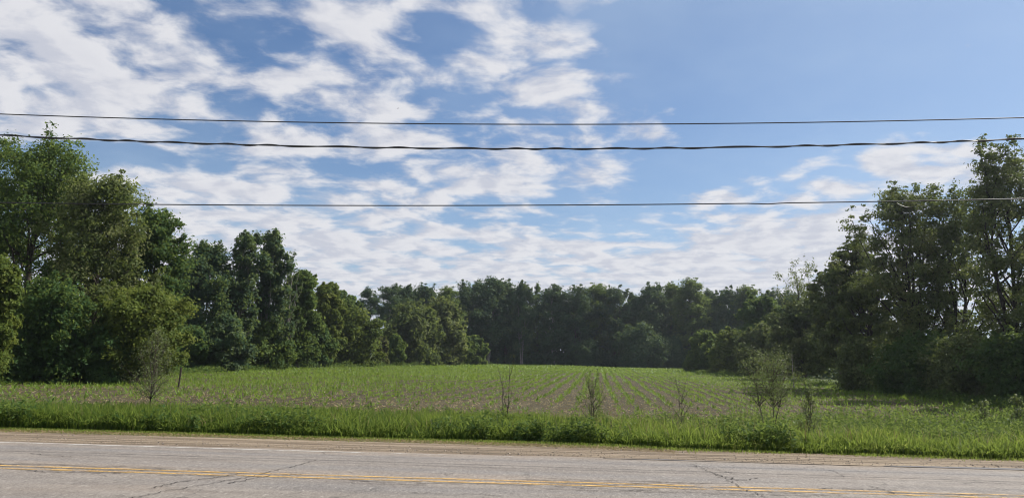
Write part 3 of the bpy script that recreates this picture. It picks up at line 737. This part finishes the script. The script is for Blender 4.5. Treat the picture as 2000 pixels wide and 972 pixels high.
# left, nearest group
tree_at('broadleaf_tree', 'broad', -95, 60, 330, 100, 1, 'tall dark tree cut off by the photo\'s left border behind the others', 'leaf_mid', group=GL)
tree_at('broadleaf_tree', 'broad', 38, 57, 266, 140, 2, 'tallest dark green tree above the left end of the field', 'leaf_mid', group=GL, mult=1.5)
tree_at('broadleaf_tree', 'broad', 172, 54, 340, 104, 3, 'tall tree with pale olive leaf tips next to the tallest tree', 'leaf_olive', group=GL, mult=1.3, tip=.25)
tree_at('broadleaf_tree', 'broad', 284, 58, 404, 74, 4, 'dark lobed tree with a ragged top between olive tree and poplars', 'leaf_dark', group=GL, mult=1.3)
tree_at('broadleaf_tree', 'broad', -22, 44, 492, 58, 5, 'low yellow-green tree at the photo\'s left border', 'leaf_yellow', group=GL)
tree_at('leafy_bush', 'bush', 95, 48.5, 548, 82, 6, 'big deep green bush below the tallest tree', 'leaf_dark', cat='bush', group=GL, mult=1.3)
tree_at('broadleaf_tree', 'broad', 272, 51, 566, 88, 7, 'low spreading tree with yellow-green branches behind the feathery sapling', 'leaf_yellow', group=GL, mult=1.1)
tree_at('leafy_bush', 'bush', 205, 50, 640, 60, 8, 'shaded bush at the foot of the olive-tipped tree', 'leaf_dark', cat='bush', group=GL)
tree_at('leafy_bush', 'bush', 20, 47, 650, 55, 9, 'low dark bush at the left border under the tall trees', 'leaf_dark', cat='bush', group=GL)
# poplars
GP = 'poplars on the left field edge'
tree_at('broadleaf_tree', 'broad', 350, 84, 505, 40, 10, 'small dark tree squeezed between ragged tree and poplars', 'leaf_blue', group=GL)
tree_at('poplar_tree', 'poplar', 398, 86, 470, 58, 11, 'broadest poplar with several tops, first from the left', 'leaf_blue', group=GP, stems=4, bark='bark_pale')
tree_at('poplar_tree', 'poplar', 464, 89, 448, 46, 12, 'second poplar from the left, with pointed top', 'leaf_blue', group=GP, stems=3, bark='bark_pale')
tree_at('poplar_tree', 'poplar', 520, 92, 446, 44, 13, 'third poplar from the left, slim and tall beside the thin one', 'leaf_blue', group=GP, stems=3, bark='bark_pale')
tree_at('sparse_tree', 'airy', 556, 94, 482, 22, 14, 'thin half-bare tree rising beside the third poplar', 'leaf_blue', group=GP, bark='bark_pale', leaf=.2)
tree_at('broadleaf_tree', 'broad', 582, 99, 528, 42, 15, 'olive tree just right of the thin half-bare one', 'leaf_mid', group=GL)
tree_at('broadleaf_tree', 'broad', 630, 112, 552, 36, 16, 'yellow-green tree on the left edge behind the round bush', 'leaf_yellow', group=GL)
tree_at('broadleaf_tree', 'broad', 662, 140, 566, 26, 17, 'dark tree between yellow-green tree and sky gap', 'leaf_dark', group=GL)
tree_at('broadleaf_tree', 'broad', 684, 145, 574, 17, 18, 'small dark crown just left of the sky gap', 'leaf_dark', group=GL)
tree_at('leafy_bush', 'bush', 436, 79, 618, 48, 19, 'dark rounded bush with silvery leaves in front of the poplars', 'leaf_blue', cat='bush', group=GL, tip=.25)
tree_at('leafy_bush', 'bush', 520, 92, 628, 52, 20, 'brownish green bush at the foot of the third poplar', 'leaf_mid', cat='bush', group=GL)
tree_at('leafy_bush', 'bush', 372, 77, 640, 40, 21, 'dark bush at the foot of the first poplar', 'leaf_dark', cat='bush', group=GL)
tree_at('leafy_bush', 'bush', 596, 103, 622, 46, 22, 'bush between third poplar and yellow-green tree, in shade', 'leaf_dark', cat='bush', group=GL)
tree_at('leafy_bush', 'bush', 686, 121, 610, 54, 23, 'large round yellow-green bush left of the grey-tan shrub', 'leaf_yellow', cat='bush', group=GL, mult=1.2)
tree_at('leafy_bush', 'bush', 746, 131, 658, 15, 24, 'narrow grey-tan shrub between round bush and small bush', 'leaf_tan', cat='bush', group=GL, mult=.6)
tree_at('leafy_bush', 'bush', 768, 136, 654, 20, 25, 'small bright bush in front of the big mounded trees', 'leaf_mid', cat='bush', group=GL, mult=.8)
tree_at('willow_tree', 'mound', 802, 150, 600, 66, 26, 'low dome-shaped olive tree, front one of the mounded pair', 'leaf_olive', group=GL, mult=1.3)
tree_at('willow_tree', 'mound', 856, 158, 590, 60, 27, 'dome-shaped olive tree, back one of the mounded pair', 'leaf_olive', group=GL, mult=1.3)
tree_at('leafy_bush', 'bush', 926, 168, 660, 24, 28, 'small lumpy bush right of the mounded trees against dark woods', 'leaf_mid', cat='bush', group=GL, mult=.8)
tree_at('leafy_bush', 'bush', 900, 164, 656, 20, 29, 'bush at the right foot of the mounded trees', 'leaf_mid', cat='bush', group=GL, mult=.8)

# far treeline: a few crown meshes shared by many trees
ORD = ['first', 'second', 'third', 'fourth', 'fifth', 'sixth', 'seventh', 'eighth', 'ninth', 'tenth', 'eleventh', 'twelfth', 'thirteenth', 'fourteenth', 'fifteenth',
       'sixteenth', 'seventeenth', 'eighteenth', 'nineteenth', 'twentieth', 'twenty-first', 'twenty-second', 'twenty-third', 'twenty-fourth', 'twenty-fifth']
PH, PR_ = 20.0, 4.6
protos = [gen_tree(100 + k, PH, PR_, 'forest', .50, 'leaf_far', 'bark_pale' if k % 2 == 0 else 'bark', stems=1 + k % 3, mult=1.5) for k in range(6)]
proto_open = gen_tree(120, PH, PR_, 'open', .42, 'leaf_far', 'bark_pale', stems=2)
proto_spire = gen_tree(121, PH, PR_, 'spire', .40, 'leaf_dark', 'bark')
proto_lumpy = gen_tree(122, PH, PR_, 'thin', .40, 'leaf_mid', 'bark', mult=1.5)
far = [(722, 183, 568, 22, 'o'), (752, 187, 561, 26, 'o'), (788, 192, 560, 26, 'f'), (828, 196, 561, 30, 'f'), (872, 192, 564, 32, 'l'), (914, 196, 556, 32, 'f'),
       (952, 200, 549, 36, 'f'), (988, 203, 552, 28, 'f'), (1019, 200, 553, 20, 'f'), (1050, 204, 556, 14, 's'), (1084, 201, 561, 30, 'f'), (1124, 199, 565, 30, 'f'),
       (1164, 202, 558, 34, 'l'), (1206, 200, 564, 30, 'f'), (1243, 203, 575, 28, 'f'), (1278, 200, 560, 32, 'f'), (1314, 203, 556, 26, 'l'), (1352, 195, 549, 36, 'l'),
       (1392, 200, 572, 26, 'f'), (1428, 192, 566, 30, 'f'), (1466, 188, 562, 30, 'l'), (1503, 182, 572, 30, 'f'), (1540, 178, 572, 28, 'f')]
def far_look(k):
    return {'o': 'open high-stemmed crown against the sky', 's': 'narrow pointed crown', 'l': 'taller loose crown', 'f': 'rounded dark crown'}[k]
for i, (px, dep, top, half, k) in enumerate(far):
    me = {'o': proto_open, 's': proto_spire, 'l': proto_lumpy}.get(k) or protos[i % 6]
    x = at_depth(px, dep); gz = float(ground_z(x, dep)); Ht = z_at(px, top, dep) - gz; R = half * 1.3 / 1555 * dep
    plant('woodland_tree', me, x, dep, (i * 1.9) % 6.28, f'{ORD[i]} skyline tree from the left in the far treeline, {far_look(k)}', 'tree', 'far treeline across the field', (R / PR_, R / PR_, Ht / PH))
# lower growth in front of the far wood
bproto = [gen_tree(140 + k, 7.0, 4.6, 'bush', .42, 'leaf_far', 'bark', mult=1.0) for k in range(3)]
low = [(1150, 194, 668, 30), (1255, 187, 640, 48), (1312, 191, 662, 28)]
for i, (px, dep, top, half) in enumerate(low):
    x = at_depth(px, dep); gz = float(ground_z(x, dep)); Ht = z_at(px, top, dep) - gz; R = half / 1555 * dep
    plant('woodland_bush', bproto[i % 3], x, dep, i * 2.1, f'{ORD[i]} bush from the left along the foot of the far treeline', 'bush', 'bushes at the foot of the far treeline', (R / 4.6, R / 4.6, Ht / 7.0))

# right side
GR = 'trees on the right field edge'
tree_at('leafy_bush', 'bush', 1378, 138, 652, 38, 40, 'dark bush at the end of the hedge jutting into the field', 'leaf_mid', cat='bush', group=GR)
tree_at('leafy_bush', 'bush', 1432, 128, 648, 42, 41, 'lighter green bush second in the hedge jutting into the field', 'leaf_yellow', cat='bush', group=GR)
tree_at('leafy_bush', 'bush', 1486, 112, 640, 46, 42, 'dull olive bush behind the two-stemmed sapling', 'leaf_locust', cat='bush', group=GR)
tree_at('broadleaf_tree', 'broad', 1492, 122, 578, 48, 43, 'rounded tree left of the light feathery tree', 'leaf_dark', group=GR)
tree_at('sparse_tree', 'airy', 1562, 98, 500, 50, 44, 'light feathery tree with see-through top above the right hedge', 'leaf_olive', group=GR, stems=3, mult=1.3, leaf=.22)
tree_at('broadleaf_tree', 'broad', 1572, 96, 590, 58, 45, 'dense tree below the light feathery top', 'leaf_locust', group=GR)
tree_at('locust_tree', 'locust', 1640, 80, 520, 60, 46, 'drooping-branched tree left of the big many-trunked tree', 'leaf_locust', group=GR, mult=1.2)
tree_at('locust_tree', 'locust', 1705, 67, 470, 62, 47, 'tree with crooked leaning trunk below the big many-trunked tree', 'leaf_locust', bark='bark_dark', group=GR, lean=(-1.6, 0), mult=1.2, limb_r=1.5)
tree_at('locust_tree', 'locust', 1800, 60, 350, 92, 48, 'big open tree with several dark trunks below the lowest wire', 'leaf_locust', bark='bark_dark', group=GR, stems=4, mult=1.5, limb_r=1.5, leaf=.21)
tree_at('locust_tree', 'thin', 1886, 57, 362, 92, 49, 'slender tree between the many-trunked tree and the tallest right tree', 'leaf_locust', bark='bark_dark', group=GR, stems=2, mult=1.3, limb_r=1.4, leaf=.21)
tree_at('locust_tree', 'thin', 1992, 51, 258, 92, 50, 'tall thin tree reaching the middle wire at the right border', 'leaf_locust', bark='bark_dark', group=GR, stems=2, mult=1.5, limb_r=1.4, leaf=.21)
tree_at('locust_tree', 'thin', 2085, 45, 300, 100, 51, 'tree cut off by the right border of the photo', 'leaf_locust', bark='bark_dark', group=GR, leaf=.21)
tree_at('locust_tree', 'locust', 2235, 40, 330, 120, 56, 'unseen broad tree added outside the right border to shade the field corner', 'leaf_locust', bark='bark_dark', group=GR)  # out of view, added so its shade falls on the field corner
tree_at('locust_tree', 'locust', 2190, 47, 340, 100, 57, 'unseen tree added for shade outside the right border behind the broad one', 'leaf_locust', bark='bark_dark', group=GR)  # likewise out of view and added for its shade
tree_at('leafy_bush', 'bush', 1690, 64, 668, 62, 52, 'shaded brownish bush under the leaning tree', 'leaf_locust', cat='bush', group=GR)
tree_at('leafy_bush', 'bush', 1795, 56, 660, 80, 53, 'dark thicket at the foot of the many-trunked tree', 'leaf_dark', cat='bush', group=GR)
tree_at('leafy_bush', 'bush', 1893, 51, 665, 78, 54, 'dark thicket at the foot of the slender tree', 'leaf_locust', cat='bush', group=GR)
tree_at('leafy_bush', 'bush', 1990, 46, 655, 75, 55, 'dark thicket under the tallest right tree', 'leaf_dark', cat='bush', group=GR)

# the wood behind the rows, one mass
def woodland():
    r = np.random.default_rng(77); cen = []
    def band(pxa, pxb, da, db, topa, topb, n):
        t = r.random(n); px = pxa + (pxb - pxa) * t; dep = da + (db - da) * t + r.uniform(0, 14, n)
        x = (px - 1000) / 1555 * dep; gz = ground_z(x, dep)
        top = np.array([z_at(p, q + (p - 1000) * 0, d_) for p, q, d_ in zip(px, topa + (topb - topa) * t, dep)])
        top = top - .8 - 1.6 * (.5 + .5 * np.sin(px * .11)) - r.uniform(0, 1.5, n)
        cen.append(np.stack([x, dep, gz + (top - gz) * r.random(n) ** .8], 1))
    band(945, 1600, 212, 190, 575, 585, 30000)
    band(930, 1560, 203, 186, 668, 676, 22000)
    band(930, 1560, 208, 192, 625, 630, 16000)
    band(775, 950, 206, 212, 575, 568, 7000)
    band(-150, 350, 66, 92, 560, 560, 9000)
    band(330, 660, 96, 150, 600, 605, 9000)
    band(1560, 2150, 112, 74, 640, 640, 9000)
    c = np.concatenate(cen); n = len(c)
    nr = r.normal(size=(n, 3)) + np.array([0, -.3, .6]); nr /= np.linalg.norm(nr, axis=1)[:, None]
    L = r.uniform(.5, 1.0, n) * np.interp(c[:, 1], [50, 200], [.75, 1.15])
    v, f = leaf_quads(c, L, L * .65, nr, r)
    tag(mesh_obj('woodland', np_mesh('woodland', v, [f], M['leaf_far'], np.clip(r.normal(.3, .15, n), 0, 1))), 'dark wood filling in behind the trees around the field', 'woodland', kind='stuff')
woodland()
# weedy strips at the feet of the left and right trees
def strip(name, pts, n, hmax, mat, L, label):
    r = np.random.default_rng(len(label)); P = np.array([(at_depth(p, d), d) for p, d in pts])
    t = r.random(n) * (len(P) - 1); x = np.interp(t, np.arange(len(P)), P[:, 0]); y = np.interp(t, np.arange(len(P)), P[:, 1])
    nzx = r.normal(0, 1, n); y = y + nzx * .9 + .4; x = x + r.normal(0, .5, n)
    hh = hmax * (0.65 + .35 * np.sin(x * .9) * np.sin(y * .7 + 1)) * np.exp(-(nzx / 1.8) ** 2)
    c = np.stack([x, y, ground_z(x, y) + hh * r.random(n)], 1)
    nr = r.normal(size=(n, 3)) + np.array([0, 0, .8]); nr /= np.linalg.norm(nr, axis=1)[:, None]
    LL = L * r.uniform(.6, 1.4, n)
    v, f = leaf_quads(c, LL, LL * .4, nr, r)
    tag(mesh_obj(name, np_mesh(name, v, [f], M[mat], np.clip(r.normal(.45, .2, n), 0, 1))), label, 'weeds', kind='stuff')
strip('undergrowth', [(-160, 36), (0, 46), (200, 56), (330, 68), (430, 77), (560, 95), (700, 118), (760, 131), (850, 150), (960, 172)], 16000, 1.1, 'weed', .22, 'tall green weeds along the foot of the left trees')
strip('undergrowth', [(2120, 38), (1960, 44.5), (1850, 50), (1760, 57), (1660, 66), (1600, 82), (1480, 106), (1400, 126), (1350, 134)], 12000, .9, 'weed', .20, 'shaded weeds along the foot of the right trees')

# ------------------------------------------------------------------ saplings, stems, post
def sapling(name, px, depth, top, half, seed, label, stems=2, sp='airy', mult=.6, leaf=.055, lean=(0, 0), lm='sapling_leaf', bark='bark', cat='sapling', tr=.010, spread=(.1, .3), lv=None, nl=None, tw=None, prof=None, cs=None, tb=None):
    x = at_depth(px, depth); gz = float(ground_z(x, depth)); Ht = z_at(px, top, depth) - gz; R = half / 1555 * depth
    keep = dict(SPEC[sp]); q = SPEC[sp]; q['tr'] = tr
    if lv: q['lv'] = lv
    if nl: q['nl'] = nl
    if tw: q['tw'] = tw
    if prof: q['prof'] = prof
    if cs: q['cs'] = cs
    if tb: q['tb'] = tb
    me = gen_tree(seed, Ht, R, sp, leaf, lm, bark, stems=stems, mult=mult, lean=lean, spread=spread)
    SPEC[sp] = keep
    return plant(name, me, x, depth, 0.0, label, cat, None, sink=.02)
GS = 'saplings along the roadside'
sapling('sapling', 303, 25, 642, 50, 61, 'feathery grey-green sapling on the verge beside the leaning post', 1, 'airy', 1.0, .05, tr=.009, lv=7, nl=40, tw=8, tb=.34, cs=.17, prof=[(0, .1), (.3, .45), (.48, 1.0), (.65, .9), (.82, .55), (1, .12)])
sapling('sapling', 1503, 22.5, 684, 62, 62, 'leafy sapling with two dark stems on the right verge', 3, 'airy', 1.0, .045, tr=.009, lv=14, nl=36, tw=8, tb=.50, cs=.17, spread=(.35, .75), prof=[(0, .1), (.3, .3), (.55, .6), (.8, .6), (.93, .45), (1, .2)])
sapling('sapling', 1165, 24, 720, 34, 63, 'small dark leafy sapling standing in front of the crop rows', 2, 'airy', .7, .042, tr=.010, lv=14, lm='leaf_locust', nl=24, tw=7, cs=.18)
sapling('sapling', 1575, 23.5, 740, 20, 64, 'small bushy sapling right of the two-stemmed one', 2, 'airy', .7, .042, tr=.008, lv=16, nl=24, tw=7, cs=.2)
sapling('sapling', 1330, 24.5, 730, 34, 65, 'thin sparse sapling between crop rows and two-stemmed sapling', 2, 'airy', .6, .042, tr=.008, lv=8, nl=20, tw=6, cs=.2)
sapling('bare_sapling', 990, 23.5, 690, 26, 66, 'leafless pair of thin stems on the verge before the far wood', 2, 'dead', .6, .04, tr=.011, lv=2, nl=12, tw=3, bark='bark')
sapling('dead_stem', 1550, 66, 688, 9, 67, 'pale dead stem standing at the edge of the right hedge', 1, 'dead', .5, .05, tr=.020, lv=1, nl=8, tw=2, bark='bark_pale', cat='dead tree')
sapling('tall_weed', 1915, 27, 782, 22, 68, 'tall leafy weed at the right end of the verge',  4, 'airy', .8, .07, tr=.006, lv=14, nl=26, tw=5, tb=.12, cs=.2, lm='sapling_leaf', cat='weed')
sapling('tall_weed', 1985, 25, 770, 18, 69, 'tall seeding weed at the right border of the photo',  4, 'airy', .8, .07, tr=.006, lv=14, nl=26, tw=5, tb=.12, cs=.2, lm='sapling_leaf', cat='weed')
def post():
    dep = 45.0; x = at_depth(353, dep); gz = float(ground_z(x, dep))
    t = np.linspace(0, 1, 8)[:, None]
    a = np.array([0, 0, -.3]); b = np.array([.10, .02, 1.12])
    p = a + (b - a) * t + np.random.default_rng(4).normal(0, .006, (8, 3))
    T = Tubes(); T.add(p, np.array([.052, .05, .05, .048, .05, .052, .055, .05]), 7)
    T.add(np.array([p[-1], p[-1] + (.012, 0, .045), p[-1] + (.016, 0, .05)]), np.array([.05, .03, .002]), 7)
    o = mesh_obj('fence_post', T.mesh('fence_post', M['wood'], False)); o.location = (x, dep, gz)
    tag(o, 'lone dark leaning wooden post in the field near the left trees', 'post')
post()

# ------------------------------------------------------------------ overhead cables on the pole line along the verge
DW = 18.3
def cable_curve(pp):
    S, Z = [], []
    for px, py in pp:
        r = ray(px, py); k = DW / (r[0] * math.sin(RA) + r[1] * math.cos(RA)); q = r * k
        S.append(sd(q[0], q[1])[0]); Z.append(CAM_H + q[2])
    return np.polyfit(S, Z, 2)
def cable(name, pp, rad, label, twist=None, dip=None, tail=None):
    c = cable_curve(pp); s = np.linspace(-48, 48, 900 if twist else 420); z = np.polyval(c, s)
    if dip: z = z - dip[1] * np.exp(-((s - dip[0]) / dip[2]) ** 2)
    x, y = xy(s, DW)
    T = Tubes(); path = np.stack([x, y, z], 1)
    if twist:
        T.add(path, np.full(len(s), rad * .62), 6)
        ph = s * 2 * math.pi / 1.35 + 1.3 * np.sin(s * .7) + .8 * np.sin(s * 1.9 + 1)
        T.add(path + np.stack([0 * s, np.cos(ph) * rad * .8, np.sin(ph) * rad * .8], 1), np.full(len(s), rad * .60), 6)
    else: T.add(path, np.full(len(s), rad), 6)
    o = mesh_obj(name, T.mesh(name, M['wire'])); tag(o, label, 'cable', 'overhead cables')
    if tail:
        t = np.linspace(0, 1, 14); s2 = tail[0] + t * tail[1]; z2 = np.polyval(c, s2) - .012 - tail[2] * np.sin(t * 2.2) ** 1.2
        x2, y2 = xy(s2, DW - .01); T2 = Tubes(); T2.add(np.stack([x2, y2, z2], 1), np.full(14, .006), 5)
        mesh_obj('loose_tail', T2.mesh('loose_tail', M['wire']), o)
cable('overhead_cable', [(0, 223), (500, 236.5), (1000, 244), (1500, 239.5), (2000, 230)],   .0135, 'thin black overhead cable, topmost of the three')
cable('overhead_cable', [(0, 265), (500, 281), (1000, 292), (1500, 287), (2000, 271)], .026, 'thick twisted black overhead cable, middle of the three', twist=True)
s_dip = sd(at_depth(1500, DW), DW)[0]
cable('overhead_cable', [(0, 396), (500, 399.5), (1000, 402), (1500, 396.5), (2000, 388)],   .0135, 'thin black overhead cable, lowest of the three', dip=(s_dip, .022, .25), tail=(sd(at_depth(1745, DW), DW)[0], .5, .14))

# ------------------------------------------------------------------ birds
def bird(px, py, dep, size, rz, label):
    r = ray(px, py); k = dep / r[1]
    u = np.linspace(-1, 1, 7); body = np.stack([u * .5, 0 * u, -.05 * u ** 2], 1)
    T = Tubes(); T.add(body * size, size * np.array([.02, .07, .10, .11, .09, .05, .01]), 6)
    b = mesh_obj('bird', T.mesh('bird', M['bird'])); b.location = (r[0] * k, r[1] * k, CAM_H + r[2] * k); b.rotation_euler = (0, 0, rz)
    for sg in (-1, 1):
        w = np.array([(.18, 0, .03), (-.16, 0, .03), (-.12, .55, .20), (.14, .55, .22), (-.22, 1.05, .10), (-.05, 1.0, .12)]) * size
        w[:, 1] *= sg
        wb = np.concatenate([w, w - np.array([0, 0, .02]) * size])
        f = np.array([(0, 1, 2, 3), (3, 2, 4, 5), (6, 9, 8, 7), (9, 11, 10, 8), (0, 3, 9, 6), (3, 5, 11, 9), (5, 4, 10, 11), (4, 2, 8, 10), (2, 1, 7, 8)])
        mesh_obj('wing', np_mesh('wing', wb, [f], M['bird']), b)
    tag(b, label, 'bird', 'birds in the sky')
bird(777, 212, 70, .16, .6, 'tiny dark bird in the clouds above the top cable')
bird(1020.5, 471, 110, .22, 1.4, 'tiny bird with spread wings low in the sky below the cables')

# ------------------------------------------------------------------ air
def haze():
    m = bpy.data.materials.new('thin_haze'); m.use_nodes = True; T = NT(m.node_tree); T.n.clear()
    o = T.new('ShaderNodeOutputMaterial'); v = T.new('ShaderNodeVolumePrincipled')
    v.inputs['Color'].default_value = (.80, .88, 1.0, 1); v.inputs['Density'].default_value = .00019; v.inputs['Anisotropy'].default_value = .58
    T.l.new(v.outputs[0], o.inputs['Volume'])
    lo, hi = np.array([-3600, -3700, -1.6]), np.array([3600, 7100, 24.0])
    vv = np.array([[(lo, hi)[(k >> a) & 1][a] for a in range(3)] for k in range(8)])
    f = np.array([(0, 2, 3, 1), (4, 5, 7, 6), (0, 1, 5, 4), (2, 6, 7, 3), (0, 4, 6, 2), (1, 3, 7, 5)])
    tag(mesh_obj('haze', np_mesh('haze', vv, [f], m)), 'thin bluish summer haze over the field', 'haze', kind='stuff')
haze()
